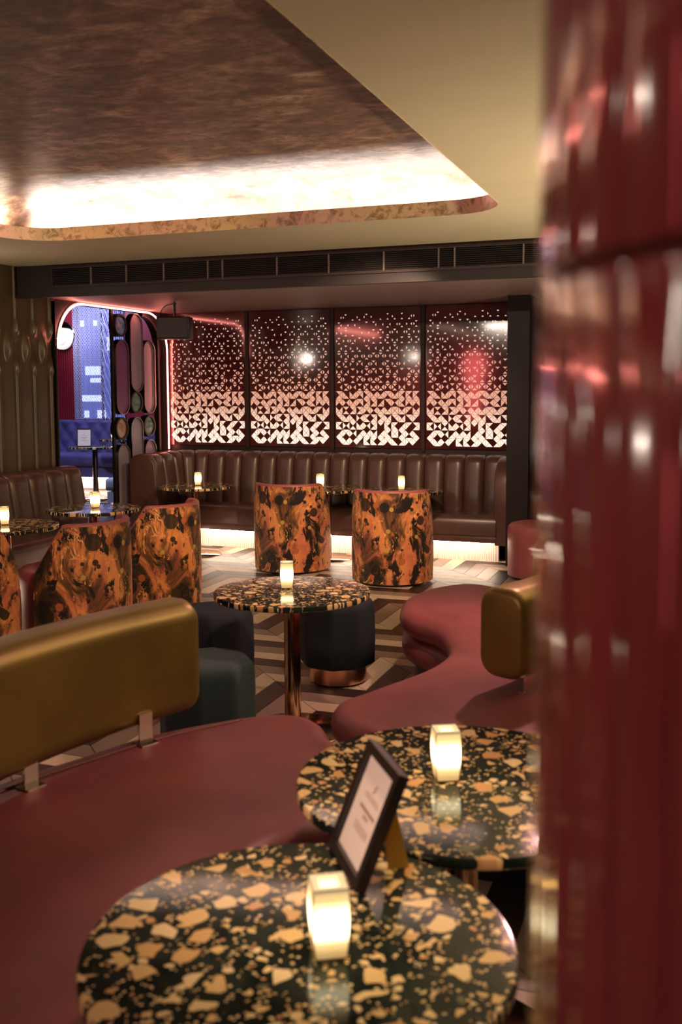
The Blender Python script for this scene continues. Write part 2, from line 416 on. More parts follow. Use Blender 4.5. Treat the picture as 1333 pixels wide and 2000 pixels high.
# ceiling with the tray opening
CX0, CX1, CY0, CY1, CZ = -4.60, -1.14, -2.0, 6.05, 2.70
def rrect2(x0, x1, y0, y1, r, n=8):
    L = []
    for cx, cy, a0 in ((x1-r, y1-r, 0), (x0+r, y1-r, pi/2), (x0+r, y0+r, pi), (x1-r, y0+r, 1.5*pi)):
        for k in range(n+1):
            a = a0+pi/2*k/n; L.append((cx+r*cos(a), cy+r*sin(a)))
    return L
hole = rrect2(CX0, CX1, CY0, CY1, .34)
outer = []
for x, y in hole:                            # matching points on the room rectangle
    cx, cy = (CX0+CX1)/2, (CY0+CY1)/2
    hx, hy = (CX1-CX0)/2, (CY1-CY0)/2
    k = max(abs(x-cx)/hx, abs(y-cy)/hy); tx, ty = (x-cx)/k/hx, (y-cy)/k/hy
    ox = 2.4 if tx > 0 else LX; oy = 7.20 if ty > 0 else -3
    outer.append((cx+tx*((ox-cx) if tx > 0 else (cx-ox)), cy+ty*((oy-cy) if ty > 0 else (cy-oy))))
n = len(hole)
cv = [(x, y, CZ) for x, y in hole]+[(x, y, CZ) for x, y in outer]
cf = [(i, (i+1) % n, n+(i+1) % n, n+i) for i in range(n)]
ceil = tag(mesh_obj('ceiling', cv, cf, M['cream']), kind='structure')
up_ = MB()
up_.v = [(x, y, CZ-.002) for x, y in hole]+[(x, y, CZ+.088) for x, y in hole]
cx, cy = (CX0+CX1)/2, (CY0+CY1)/2
def grow(p, d):
    x, y = p; return (x+d*(1 if x > cx else -1)*min(1, abs(x-cx)/((CX1-CX0)/2)), y+d*(1 if y > cy else -1)*min(1, abs(y-cy)/((CY1-CY0)/2)))
hole2 = rrect2(CX0-.02, CX1+.02, CY0-.02, CY1+.02, .36)
up_.v += [(x, y, CZ+.088) for x, y in hole2]+[(x, y, CZ+.01) for x, y in hole2]
for k in range(3): up_.f += [(k*n+i, k*n+(i+1) % n, (k+1)*n+(i+1) % n, (k+1)*n+i) for i in range(n)]
up_.build('upstand', M['leaf_band'], ceil, True, 40)
lip = MB(); lip.v = []
tv = []; prof = [(.02, 2.712), (.24, 2.712), (.26, 2.74), (.262, 2.78), (.25, 2.84), (.22, 2.89), (.17, 2.935), (.10, 2.965), (.0, 2.985), (-.12, 2.995), (-.3, 3.0)]
T = []
for d, z in prof:
    r_ = max(.05, .34+d) if d > -.3 else .06
    T += [(x, y, z) for x, y in rrect2(CX0-d, CX1+d, CY0-d, CY1+d, r_)]
tf = []
for k in range(len(prof)-1): tf += [(k*n+i, k*n+(i+1) % n, (k+1)*n+(i+1) % n, (k+1)*n+i) for i in range(n)]
tf.append(tuple((len(prof)-1)*n+i for i in range(n)))
mesh_obj('tray_lining', T, tf, M['leaf'], ceil, True, autos=60)
# bulkhead with its soffit
bk = MB(); bk.box((LX, 7.20, 2.43), (2.4, 7.26, 2.70)); bk.box((LX, 7.26, 2.62), (2.4, BY+.1, 2.70))
tag(bk.build('trim_2', M['grille']), kind='structure')
tag(MB().box((LX, 7.262, 2.47), (2.4, BY+.1, 2.60)).build('trim_3', M['soffit']), kind='structure')

# air grille
gr = empty('air_grille', (0, 7.20, 2.52), 'long black linear air grille in the bulkhead above the screen wall', 'grille')
gx = [-5.22, -4.84, -4.50, -4.15, -3.75, -3.62, -3.15, -2.72, -2.28, -1.86, -1.74, -1.24, -.9, -.4]
fr = MB(); fr.box((gx[0]-.02, -.020, .140), (gx[-1], 0, .160)); fr.box((gx[0]-.02, -.020, -.016), (gx[-1], 0, .004)); fr.box((gx[0]-.02, -.020, .004), (gx[0], 0, .14))
fr.build('grille_frame', M['darkpaint'], gr)
for i in range(len(gx)-1):
    a, b = gx[i]+.006, gx[i+1]-.006; lv = MB()
    for k in range(9):
        z = .010+k*.0148
        lv.add([(a, -.017, z), (b, -.017, z), (b, -.003, z+.009), (a, -.003, z+.009), (a, -.017, z+.003), (b, -.017, z+.003), (b, -.003, z+.012), (a, -.003, z+.012)],
               [(0, 1, 2, 3), (4, 7, 6, 5), (0, 4, 5, 1), (1, 5, 6, 2), (2, 6, 7, 3), (3, 7, 4, 0)])
    lv.build('louvre_bank', M['grille'], gr)
    if i: MB().box((gx[i]-.005, -.022, .0), (gx[i]+.005, -.002, .142)).build('divider', M['divider'], gr)

# floor boards: stepped chevron of strips along X and Y
Wd, Ln, gap = .135, .54, .0022
polyS1 = [(-1.19, 3.17), (-1.27, 3.29), (-1.365, 3.355), (-1.49, 3.34), (-1.63, 3.23), (-1.83, 2.98), (-1.94, 2.72), (-2.05, 2.44), (-2.11, 2.1), (-2.09, 1.75), (-1.98, 1.4), (-1.75, 1.1), (-1.52, .85), (-1.2, .75), (-.98, .95), (-.98, 1.3), (-1.03, 1.7), (-1.07, 2.08), (-1.05, 2.33), (-.97, 2.46), (-.92, 2.58), (-.90, 2.75), (-.95, 2.92), (-1.08, 3.06)]
polyS2 = [(-1.09, 3.22), (-1.18, 3.28), (-1.28, 3.39), (-1.325, 3.54), (-1.26, 3.72), (-1.12, 4.10), (-1.10, 4.45), (-1.24, 4.80), (-1.44, 4.98), (-1.545, 5.15), (-1.61, 5.48), (-1.53, 5.80), (-1.38, 5.98), (-1.2, 5.96), (-.95, 5.75), (-.72, 5.3), (-.55, 4.8), (-.40, 4.3), (-.26, 3.8), (-.2, 3.4), (-.36, 3.16), (-.70, 3.10), (-.92, 3.13)]
def inside(p, poly):
    x, y = p; r = False; n = len(poly)
    for i in range(n):
        (x1, y1), (x2, y2) = poly[i], poly[i-1]
        if (y1 > y) != (y2 > y) and x < (x2-x1)*(y-y1)/(y2-y1)+x1: r = not r
    return r
planks = []
def cutpoly(c):
    cx_ = sum(p[0] for p in c)/4; cy_ = sum(p[1] for p in c)/4
    return cx_, cy_
for k in range(-70, 70):
    for nn in range(-20, 24):
        ox, oy = nn*Ln+k*Wd-2.25, nn*Ln-k*Wd+5.05
        A = [(ox, oy), (ox+Ln, oy), (ox+Ln+Wd, oy-Wd), (ox+Wd, oy-Wd)]
        B = [(ox+Ln, oy), (ox+Ln+Wd, oy-Wd), (ox+Ln+Wd, oy+Ln-Wd), (ox+Ln, oy+Ln)]
        for c in (A, B):
            x, y = cutpoly(c)
            if -5.5 < x < 1.4 and .9 < y < 9.4 or (-9.9 < x <= -5.5 and 7.9 < y < 13.6): planks.append((c, x, y, k % 3))
def vis_rank(p):
    _, x, y, _ = p
    dep = -x*sin(YAW)+y*cos(YAW); lat = x*cos(YAW)+y*sin(YAW)
    px = 666+1944*lat/max(dep, .1); py = 755+1944*1.66/max(dep, .1)
    ok = dep > .5 and -40 < px < 1080 and py < 2040 and not inside((x, y), polyS1) and not inside((x, y), polyS2) and not (x > -1.2 and y > 6.4) and not (y > 9.2 and x > -5.5)
    if 660 > px and 1480 < py: ok = False
    return (0 if ok else 1, dep)
planks.sort(key=vis_rank)
pm = [M['plank_dark'], M['plank_taupe'], M['plank_cream']]
def shrink(c, d):
    cx_, cy_ = cutpoly(c); o = []
    n = len(c)
    for i in range(n):
        p = Vector(c[i]); e1 = (Vector(c[i-1])-p).normalized(); e2 = (Vector(c[(i+1) % n])-p).normalized()
        sn = abs(e1.x*e2.y-e1.y*e2.x); o.append(p+(e1+e2)*(d/max(sn, .2)))
    return o
rv, rf, rm = [], [], []
for i, (c, x, y, kk) in enumerate(planks):
    q = shrink(c, gap); h = -.0004*random.random()
    vv = [(p.x, p.y, -.008) for p in q]+[(p.x, p.y, h) for p in q]
    ff = [(4, 5, 6, 7), (0, 1, 5, 4), (1, 2, 6, 5), (2, 3, 7, 6), (3, 0, 4, 7)]
    if i < 300:
        vv = [(a-x, b-y, z) for a, b, z in vv]
        o = mesh_obj('plank', vv, ff, pm[kk], floor); o.location = (x, y, 0)
    else:
        k0 = len(rv); rv += vv; rf += [tuple(a+k0 for a in t) for t in ff]; rm += [kk]*5
tag(mesh_obj('distant_planks', rv, rf, None, floor, mats=pm, fmat=rm), kind='stuff')

# ------------------------------------------------------------------ arch opening in the left wall, neon line
def arch_pts(y0, y1, zt, r, zb, n=10):
    L = [(y0, zb)]
    for k in range(n+1):
        a = pi-pi/2*k/n; L.append((y0+r+r*cos(a), zt-r+r*sin(a)))
    for k in range(n+1):
        a = pi/2-pi/2*k/n; L.append((y1-r+r*cos(a), zt-r+r*sin(a)))
    L.append((y1, zb)); return L
ap = arch_pts(7.74, 9.71, 2.455, .40, 0)
hdr = MB(); n = len(ap)
for xx in (LX-.16, LX):
    hdr.v += [(xx, y, z) for y, z in ap]+[(xx, min(max(y, 7.721 if y < 8.7 else y), 9.85) if 8.1 < y < 9.3 else (7.721 if y < 8.7 else 9.85), 2.47 if z > .1 else 0) for y, z in ap]
for i in range(n-1):
    hdr.f += [(i, i+1, n+i+1, n+i), (2*n+i, 3*n+i, 3*n+i+1, 2*n+i+1), (i, 2*n+i, 2*n+i+1, i+1)]
tag(hdr.build('trim_4', M['darkpaint']), kind='structure')
nt = empty('neon_arch_light', (LX+.02, 8.72, 0), 'thin pink neon line tracing the rounded arch at the left of the screen wall', 'light')
MB().tube([(0, y-8.72, z) for y, z in arch_pts(7.735, 9.70, 2.45, .40, .98)[1:]], .0085, 8).build('neon_tube', M['neon'], nt, True)
MB().tube([(-.018, y-8.72, z+.012) for y, z in arch_pts(7.735, 9.715, 2.45, .40, .98)[1:]], .010, 6).build('neon_channel', M['chrome'], nt, True)

# ------------------------------------------------------------------ alcove beyond the arch
struct('wall_alcove_back', MB().box((-12.2, 14.6, 0), (-10.22, 14.8, 3.3)).box((-9.20, 14.6, 0), (LX, 14.8, 3.3)).box((-10.22, 14.6, 0), (-9.20, 14.8, 1.10)).box((-10.22, 14.6, 3.15), (-9.20, 14.8, 3.3)), M['redwall'])
rb = MB()
x = -11.4
while x < -10.25:
    rb.box((x, 14.575, 1.1), (x+.022, 14.6, 3.2)); x += .045
o = rb.build('rib', M['redwall'], bpy.data.objects['wall_alcove_back']); o.name = 'ribbing'; o['kind'] = 'stuff'
struct('wall_alcove_left', MB().box((-12.4, 7.5, 0), (-12.2, 14.8, 3.3)), M['wall'])
struct('wall_alcove_right', MB().box((LX-.12, BY+.10, 0), (LX, 14.8, 3.3)), M['wall'])
struct('wall_alcove_front', MB().box((-12.4, 7.3, 0), (LX-.16, 7.5, 3.3)), M['wall'])
struct('ceiling_alcove', MB().box((-12.4, 7.3, 3.2), (LX-.0, 14.8, 3.32)), M['darkpaint'])
struct('ceiling_slab', MB().box((LX-.2, -3.2, 3.20), (2.6, BY+.3, 3.32)), M['darkpaint'])
wn = tag(MB().box((-10.22, 14.60, 1.10), (-10.18, 14.7, 3.15)).box((-9.24, 14.60, 1.10), (-9.20, 14.7, 3.15)).box((-10.18, 14.6, 1.10), (-9.24, 14.7, 1.14)).box((-10.18, 14.6, 3.11), (-9.24, 14.7, 3.15)).box((-9.72, 14.64, 1.14), (-9.69, 14.68, 3.11)).build('window_1', M['darkpaint']), kind='structure')
MB().box((-10.18, 14.66, 1.14), (-9.24, 14.664, 3.11)).build('pane', M['glass'], wn)
# building outside
bo = empty('facade_across_street', (-11.5, 19.5, 0), 'bluish building seen through the chain curtain of the alcove window', 'building')
MB().box((-4, 0, 0), (4, .3, 4.6)).build('wall', M['facade'], bo)
for wx, wz, ww_, wh_ in ((-.55, 2.2, .4, .3), (.3, 2.2, .4, .3), (-.3, 1.2, .4, .3), (-1.85, 1.95, .42, .20), (-1.72, 1.78, .36, .10), (-1.95, 3.05, .09, .14), (-1.60, 3.06, .09, .12), (-1.95, 1.35, .55, .14), (-1.9, .98, .12, .16), (-1.55, .95, .22, .2), (-1.25, 2.5, .12, .3)):
    MB().box((wx, -.02, wz), (wx+ww_, .01, wz+wh_)).build('lit_window', M['litwin'], bo)
cu = MB(); rn = random.Random(3)
for i in range(60):
    x = -10.20+i*.0165; P = []
    dg = i > 34
    for k in range(64):
        z = 1.12+k*.0315
        amp = .007 if not dg else .016
        w = (amp if (k+i) % 2 else -amp) if not dg else amp*sin(k*.9+i*1.3)
        P.append((x+w, 14.555+(.012 if dg else .004)*sin(i*1.1), z))
    cu.tube(P, .0042 if not dg else .0058, 4)
tag(cu.build('chain_curtain', M['strand']), 'shimmering metal chain curtain hanging over the blue alcove window', 'curtain', kind='stuff')
# sconce
def sconce(loc, rz, label, bulb=7):
    e = empty('wall_sconce', loc, label, 'lamp', 'opal disc wall lamps', rz)   # local -Y faces the room
    def disc(r, y0, y1, zc, xc=0, n=32):
        mb = MB(); b = min(.012, (y1-y0)*.4); L = [(r*.2, y0), (r-b, y0), (r, y0+b), (r, y1-b), (r-b, y1), (r*.2, y1)]
        for rr, yy in L:
            for k in range(n): mb.v.append((xc+rr*cos(2*pi*k/n), yy, zc+rr*sin(2*pi*k/n)))
        for j in range(len(L)-1):
            for k in range(n): mb.f.append((j*n+k, j*n+(k+1) % n, (j+1)*n+(k+1) % n, (j+1)*n+k))
        mb.f += [tuple(range(n)), tuple((len(L)-1)*n+k for k in range(n))]; return mb
    disc(.245, -.03, 0, .05, -.03).build('backplate', M['chrome'], e, True, 40)
    disc(.185, -.12, -.03, 0).build('shade', M['glass_white'], e, True, 40)
    disc(.045, -.30, -.12, .005, .10).build('stem', M['chrome'], e, True, 40)
    disc(.135, -.38, -.30, .01, .15).build('diffuser', M['glass_white'], e, True, 40)
    disc(.030, -.40, -.38, .01, .15).build('finial', M['chrome'], e, True, 40)
    lamp_point('sconce_bulb', (0, -.5, 0), bulb, WHITE, .06, e)
    return e
sconce((-10.38, 14.57, 2.50), 0, 'round double-disc opal wall lamp on the red ribbed alcove wall', 2)

# tufted alcove sofa
ts = empty('tufted_sofa', (-9.6, 14.0, 0), 'violet blue tufted sofa under the alcove window', 'sofa')
v = []; f = []; nx, nz = 96, 24
for j in range(nz+1):
    z = .50+.62*j/nz
    for i in range(nx+1):
        x = -2.0+3.9*i/nx
        a, b = x/.26, (z-.5)/.30
        t = abs(sin(pi*(a+b)/1))*abs(sin(pi*(a-b)/1))
        h = .05*t**.35 if 0 < j < nz else .01
        v.append((x, .30-h+.10*(z-.5), z))
for j in range(nz):
    for i in range(nx): f.append((j*(nx+1)+i, j*(nx+1)+i+1, (j+1)*(nx+1)+i+1, (j+1)*(nx+1)+i))
mesh_obj('tufted_back', v, f, M['violet'], ts, True)
MB().box((-2, .36, .2), (1.9, .56, 1.11)).build('back_frame', M['violet'], ts)
MB().sweep([((-2, .5), (0, -1)), ((1.9, .5), (0, -1))], rrect(.75, .38, .58, .07)).build('seat_cushion', M['violet'], ts, True, 50)
MB().box((-2, -.18, .20), (1.9, .45, .38)).build('seat_base', M['violet'], ts)
MB().box((-1.9, -.02, .0), (1.8, .4, .20)).build('plinth', M['flute'], ts)
lst = MB().box((-1.95, -.12, .18), (1.85, -.10, .195)).build('led_strip', M['led'], ts)
# pale ottoman
ot = empty('pale_ottoman', (-7.12, 11.6, -.06), 'pale blue two-tier ottoman beside the thin post of the oval divider', 'ottoman')
MB().box((-.33, -.3, .06), (.33, .3, .34)).build('base', M['pale_blue'], ot)
MB().sweep([((-.34, .31), (0, -1)), ((.34, .31), (0, -1))], rrect(.62, .35, .52, .05), .02).build('cushion', M['pale_blue'], ot, True, 50)

# oval divider screen standing in the arch
os_ = empty('oval_divider', (LX-.08, 9.2, 0), 'dark metal room divider of tall ovals and agate discs in the arch', 'divider')
def oval_loop(yc, zc, w, h, n=40):          # stadium
    r = w/2; hh = max(0, h/2-r); L = []
    for k in range(n):
        a = 2*pi*k/n; L.append((yc-9.2+r*cos(a), zc+r*sin(a)+(hh if sin(a) >= 0 else -hh)))
    return L
def ring(loop, d, t):
    mb = MB(); n = len(loop); cyy = sum(p[0] for p in loop)/n; czz = sum(p[1] for p in loop)/n
    N = []
    for i in range(n):
        ty, tz = loop[(i+1) % n][0]-loop[i-1][0], loop[(i+1) % n][1]-loop[i-1][1]; l = hypot(ty, tz) or 1
        N.append((-tz/l, ty/l))
    for xx, tt in ((d, 0), (d, t), (-d, t), (-d, 0)):
        mb.v += [(xx, y+q[0]*tt, z+q[1]*tt) for (y, z), q in zip(loop, N)]
    for k in range(4):
        for i in range(n): mb.f.append((k*n+i, k*n+(i+1) % n, ((k+1) % 4)*n+(i+1) % n, ((k+1) % 4)*n+i))
    return mb
def plate(loop, x0, x1):
    mb = MB(); n = len(loop); mb.v = [(x0, y, z) for y, z in loop]+[(x1, y, z) for y, z in loop]
    mb.f = [tuple(range(n)), tuple(n+i for i in range(n))]+[(i, (i+1) % n, n+(i+1) % n, n+i) for i in range(n)]; return mb
MB().box((-.012, 8.745-9.2, 0), (.012, 8.785-9.2, 2.47)).build('post', M['black'], os_)
MB().box((-.03, 9.62-9.2, 0), (.03, 9.66-9.2, 2.2)).build('post', M['black'], os_)
MB().box((-.03, 8.785-9.2, 0), (.03, 9.62-9.2, .05)).build('bottom_rail', M['black'], os_)
for yc, zc, w, h in ((8.91, 1.767, .245, .775), (9.19, 2.025, .25, .82), (9.44, 1.773, .245, .79), (9.17, .95, .245, .80), (9.43, .70, .245, .80), (8.90, .68, .245, .80)):
    L = oval_loop(yc, zc, w, h); r = ring(L, .032, .010).build('oval_hoop', M['hoop'], os_, True, 40)
    plate(oval_loop(yc, zc, w-.02, h-.02), .004, .012).build('mirror_panel', M['plum'] if zc == 1.767 else M['mirror'], r)
for yc, zc, mt in ((8.885, 2.296, 'agate_blue'), (9.165, 1.503, 'agate_teal'), (8.872, 1.240, 'agate_rust'), (9.415, 1.246, 'agate_green')):
    L = oval_loop(yc, zc, .235, .235); r = ring(L, .036, .020).build('agate_hoop', M['black'], os_, True, 40)
    plate(oval_loop(yc, zc, .195, .195), .0, .022).build('agate_slice', M[mt], r)
top = [(y-9.2, z) for y, z in arch_pts(8.76, 9.68, 2.45, .35, 2.0)[12:]]
tr = MB(); tr.v = [(-.03, y, z) for y, z in top]+[(.03, y, z) for y, z in top]+[(.03, y-.02, z-.035) for y, z in top]+[(-.03, y-.02, z-.035) for y, z in top]; n = len(top)
for k in range(4):
    for i in range(n-1): tr.f.append((k*n+i, k*n+i+1, ((k+1) % 4)*n+i+1, ((k+1) % 4)*n+i))
tr.build('top_rail', M['black'], os_)

# speaker under the soffit
sp = empty('hanging_speaker', (-4.80, 8.5, 2.225), 'black box speaker hanging from the soffit before the neon arch', 'speaker', rz=radians(18))
MB().sweep([((-.15, .10), (0, -1)), ((.15, .10), (0, -1))], rrect(.20, -.105, .105, .012), .008).build('cabinet', M['blackwood'], sp, True, 50)
MB().box((-.138, -.108, -.092), (.138, -.1005, .092)).build('front_cloth', M['darkpaint'], sp)
MB().tube([(0, .0, .10), (0, 0, .245)], .012).build('bracket', M['black'], sp)
MB().tube(spline([(-.13, .05, .09), (-.15, .08, .16), (-.10, .1, .225), (0, .1, .24)], 6, False), .004, 6).build('cable', M['black'], sp)

# ------------------------------------------------------------------ perforated back-lit panels
PAT = ["R,TL,B,LB,LT,L,B,TB,LB,TB,RB,L", "TRB,RB,R,B,T,TR,R,RB,R,LB,LR,LTB", "LR,TB,B,R,R,T,TLR,RB,LTR,R,LTB,LR",
 "LTB,LR,LRB,T,LR,TB,TB,LTB,LRB,TB,TRB,TRB", "RB,TB,LB,LB,TR,R,RB,RB,TRB,B,LB,LB", "TR,TRB,RB,LR,LBR,LTR,LTR,LR,LRB,R,R,LT",
 "LTB,LTB,LT,LTR,RB,LTR,R,LTB,LRB,LR,T,TRB", "LRB,RB,T,LR,TRB,LTR,TR,TRB,RB,T,TRB,LRB", "TRB,L,TB,LTR,LR,LBR,LTB,TB,TRB,LR,LTB,LTB",
 "R,TRB,LR,TB,LTB,LBR,LRB,LTR,LTB,LBR,T,L", "TRB,LB,LBR,LTR,TRB,LBR,LBR,LTR,LBR,LTB,LTB,LTB", "LTR,LR,LBR,TLR,TRB,TRB,RB,TR,LR,LTB,LTR,LTR",
 "LBR,TB,TRB,TRB,LTR,LR,LBR,LBR,LTRB,LBR,LT,LBR", "TR,LBR,LB,LR,LTB,TRB,TBR,LBR,TR,LBR,TR,LT", "LTB,LR,TB,LBR,LR,TRB,T,LTB,LTB,RB,LT,TRB",
 "BR,LTR,LR,BR,LBR,LBR,BR,LTB,TBLR,TRB,LR,LB", "TR,LBR,LR,LT,TLB,TLB,TRB,LTR,LB,TBR,LTR,LT"]
PW, CWd, CHt = .925, .0755, .0795
def panel_meshes():
    pl = MB(); inl = MB(); x0 = -6*CWd; zt = 17*CHt
    for r, row in enumerate(PAT):
        sc = .34+.034*r if r < 10 else .90+.004*(r-10)
        for c, cell in enumerate(row.split(',')):
            xa, xb = x0+c*CWd, x0+(c+1)*CWd; zb, za = zt-(r+1)*CHt, zt-r*CHt
            xm, zm = (xa+xb)/2, (za+zb)/2
            for ch, (p, q) in {'T': ((xa, za), (xb, za)), 'R': ((xb, za), (xb, zb)), 'B': ((xb, zb), (xa, zb)), 'L': ((xa, zb), (xa, za))}.items():
                tri = [p, q, (xm, zm)]
                if ch not in cell:
                    pl.add([(a, 0, b) for a, b in tri], [(0, 2, 1)]); continue
                gx_ = sum(t[0] for t in tri)/3; gz_ = sum(t[1] for t in tri)/3
                inn = [(gx_+(a-gx_)*sc, gz_+(b-gz_)*sc) for a, b in tri]
                k = len(pl.v)
                pl.v += [(a, 0, b) for a, b in tri]+[(a, 0, b) for a, b in inn]+[(a, .006, b) for a, b in inn]
                for i in range(3):
                    j = (i+1) % 3
                    pl.f += [(k+j, k+i, k+3+i, k+3+j), (k+3+j, k+3+i, k+6+i, k+6+j)]
                inl.add([(a, .004, b) for a, b in inn], [(0, 2, 1)])
    # border of the plate
    hx, zb, zt2 = PW/2, -.028, zt+.055
    for a, b in (((-hx, zb), (hx, 0)), ((-hx, zt), (hx, zt2)), ((-hx, 0), (x0, zt)), ((-x0, 0), (hx, zt))):
        pl.add([(a[0], 0, a[1]), (b[0], 0, a[1]), (b[0], 0, b[1]), (a[0], 0, b[1])], [(0, 1, 2, 3)])
    pl.add([(-hx, 0, zb), (hx, 0, zb), (hx, 0, zt2), (-hx, 0, zt2), (-hx, .03, zb), (hx, .03, zb), (hx, .03, zt2), (-hx, .03, zt2)],
           [(0, 4, 5, 1), (1, 5, 6, 2), (2, 6, 7, 3), (3, 7, 4, 0), (4, 7, 6, 5)])
    return pl, inl
pl, inl = panel_meshes()
pe = empty('perforated_panel', (-5.115, BY, 1.055), '', 'panel', 'backlit perforated wall panels')
def flat(mb, name, mat, parent):            # keeps the given winding
    me = bpy.data.meshes.new(name); me.from_pydata(mb.v, [], mb.f); me.materials.append(mat); me.update()
    o = bpy.data.objects.new(name, me); COL.objects.link(o); o.parent = parent; return o
flat(pl, 'perforated_plate', M['plate'], pe)
o = flat(inl, 'backlit_inlay', M['inlay'], pe); o['kind'] = 'stuff'
plab = ['leftmost backlit triangle-cut panel, next to the neon arch', 'backlit triangle-cut panel, second from the left above the banquette',
        'backlit triangle-cut panel, third from the left above the banquette', 'rightmost backlit triangle-cut panel, at the dark end of the wall']
for i in range(4):
    p = pe if i == 0 else copy_tree(pe)
    place(p, (-5.125+i*.978, BY, 1.055), 0, plab[i])
mu = MB()
for i in range(3): mu.box((-4.6575+i*.978, BY-.008, 1.0), (-4.6175+i*.978-.0, BY+.04, 2.47))
mu.box((-1.722, BY-.008, 1.0), (-1.70, BY+.04, 2.47)); mu.box((LX, BY+.03, 0), (-1.7, BY+.1, 2.47))
tag(mu.build('trim_5', M['darkpaint']), kind='structure')

# ------------------------------------------------------------------ banquettes
def back_profile(h):
    return [(.02, .30), (.30, .30), (.31, .42), (.285, .60), (.255, h-.16), (.245, h-.08), (.225, h-.03), (.18, h-.004), (.12, h), (.06, h-.012), (.02, h-.04)]
def channel(frames, h, name, mat, parent, bulge=.036):
    """frames: list of (point, normal) across one channel"""
    pr = back_profile(h); nf = len(frames); mb = MB(); npf = len(pr)
    for i, (p, q) in enumerate(frames):
        u = 2*i/(nf-1)-1; b = bulge*(1-abs(u)**4.5)
        for k, (o_, z) in enumerate(pr):
            fo = b if 2 <= k <= 6 else (b*.4 if k == 7 else 0); fz = b*.35 if k in (6, 7, 8) else 0
            mb.v.append((p[0]+q[0]*(o_-bulge+fo), p[1]+q[1]*(o_-bulge+fo), z+fz-bulge*.3*(k in (6, 7, 8))))
    for i in range(nf-1):
        for k in range(npf): mb.f.append((i*npf+k, i*npf+(k+1) % npf, (i+1)*npf+(k+1) % npf, (i+1)*npf+k))
    mb.f += [tuple(range(npf)), tuple((nf-1)*npf+k for k in range(npf))]
    return mb.build(name, mat, parent, True, 70)
def seat_profile(d0, d1):
    return [(d0, .25), (d1-.03, .25), (d1, .27), (d1, .38), (d1-.012, .425), (d1-.05, .45), (d1-.2, .46), (d0+.1, .45), (d0, .44)]
def skirt_profile(d0, d1): return [(d0, .20), (d1, .20), (d1+.004, .24), (d1, .262), (d0, .262)]
bq = empty('long_banquette', (0, 0, 0), 'long dark brown channel-tufted banquette along the backlit screen wall', 'banquette')
XR, XL, RY = -1.80, -5.00, 9.72
R0 = .48
def arc_frame(t): a = pi/2+pi/2*t; return ((XL+R0*cos(a), RY-R0+R0*sin(a)), (-cos(a), -sin(a)))
nA = 16; w = (XR-XL)/nA
first = None
for i in range(nA):
    if first is None:
        first = channel([((-w*u/8, 0), (0, -1)) for u in range(9)], .985, 'back_channel', M['brown'], bq); c = first
    else:
        c = first.copy(); COL.objects.link(c)
    c.location = (XR-i*w, RY, 0)
for i in range(3): channel([arc_frame((i+u/8)/3) for u in range(9)], .985, 'back_channel', M['brown'], bq)
for i in range(2): channel([((XL-R0, RY-R0-.22*(i+u/8)), (1, 0)) for u in range(9)], .985, 'back_channel', M['brown'], bq)
endY = RY-R0-.44
# flat end panel of the left return
MB().sweep([((XL-R0-.01, endY+.0), (1, 0)), ((XL-R0-.01, endY-.05), (1, 0))], [(0, .12), (.32, .12), (.32, .5), (.28, .9), (.22, .985), (.12, .99), (.04, .97), (0, .92)], .01).build('end_panel', M['brown'], bq, True, 50)
fA = [((XR, RY), (0, -1)), ((-4.44, RY), (0, -1))]; fB = [((-4.45, RY), (0, -1)), ((-4.92, RY), (0, -1))]
MB().sweep(fA, seat_profile(.10, .66), .01).build('seat_cushion', M['brown'], bq, True, 50)
MB().sweep(fB, seat_profile(.10, .64), .01).build('seat_cushion', M['brown'], bq, True, 50)
MB().sweep([((XL-R0, RY-.12), (1, 0)), ((XL-R0, endY), (1, 0))], seat_profile(.10, .60), .01).build('seat_cushion', M['brown'], bq, True, 50)
MB().sweep(fA, skirt_profile(.1, .645)).build('seat_rail', M['brown'], bq)
MB().sweep(fB, skirt_profile(.1, .62)).build('seat_rail', M['brown'], bq)
MB().sweep([((XL-R0, RY-.12), (1, 0)), ((XL-R0, endY), (1, 0))], skirt_profile(.1, .58)).build('seat_rail', M['brown'], bq)
fl = MB(); x = XR; dx = .011
P = []
while x > -4.95: P.append((x, RY-.46)); P.append((x-dx, RY-.475)); x -= 2*dx
n = len(P); fl.v = [(a, b, 0.) for a, b in P]+[(a, b, .20) for a, b in P]; fl.f = [(i, i+1, n+i+1, n+i) for i in range(n-1)]
fl.build('fluted_plinth', M['flute'], bq)
MB().box((XL-R0+.06, endY+.04, 0), (XL-R0+.46, RY-.45, .20)).build('plinth', M['flute'], bq)
for a, b, c in ((XR, -4.9, 0),):
    MB().box((b, RY-.60, .186), (a, RY-.585, .1985)).build('led_strip', M['led'], bq)
MB().box((XL-R0+.53, endY+.05, .186), (XL-R0+.545, RY-.66, .1985)).build('led_strip', M['led'], bq)
# right arm, rolled top
arm = [(.0, .18), (.64, .18), (.655, .5), (.65, .74), (.61, .86), (.53, .94), (.40, .985), (.20, .985), (0, .985)]
MB().sweep([((XR+.02+.20, RY), (0, -1)), ((XR+.0, RY), (0, -1))], arm, .02).build('arm', M['brown'], bq, True, 60)

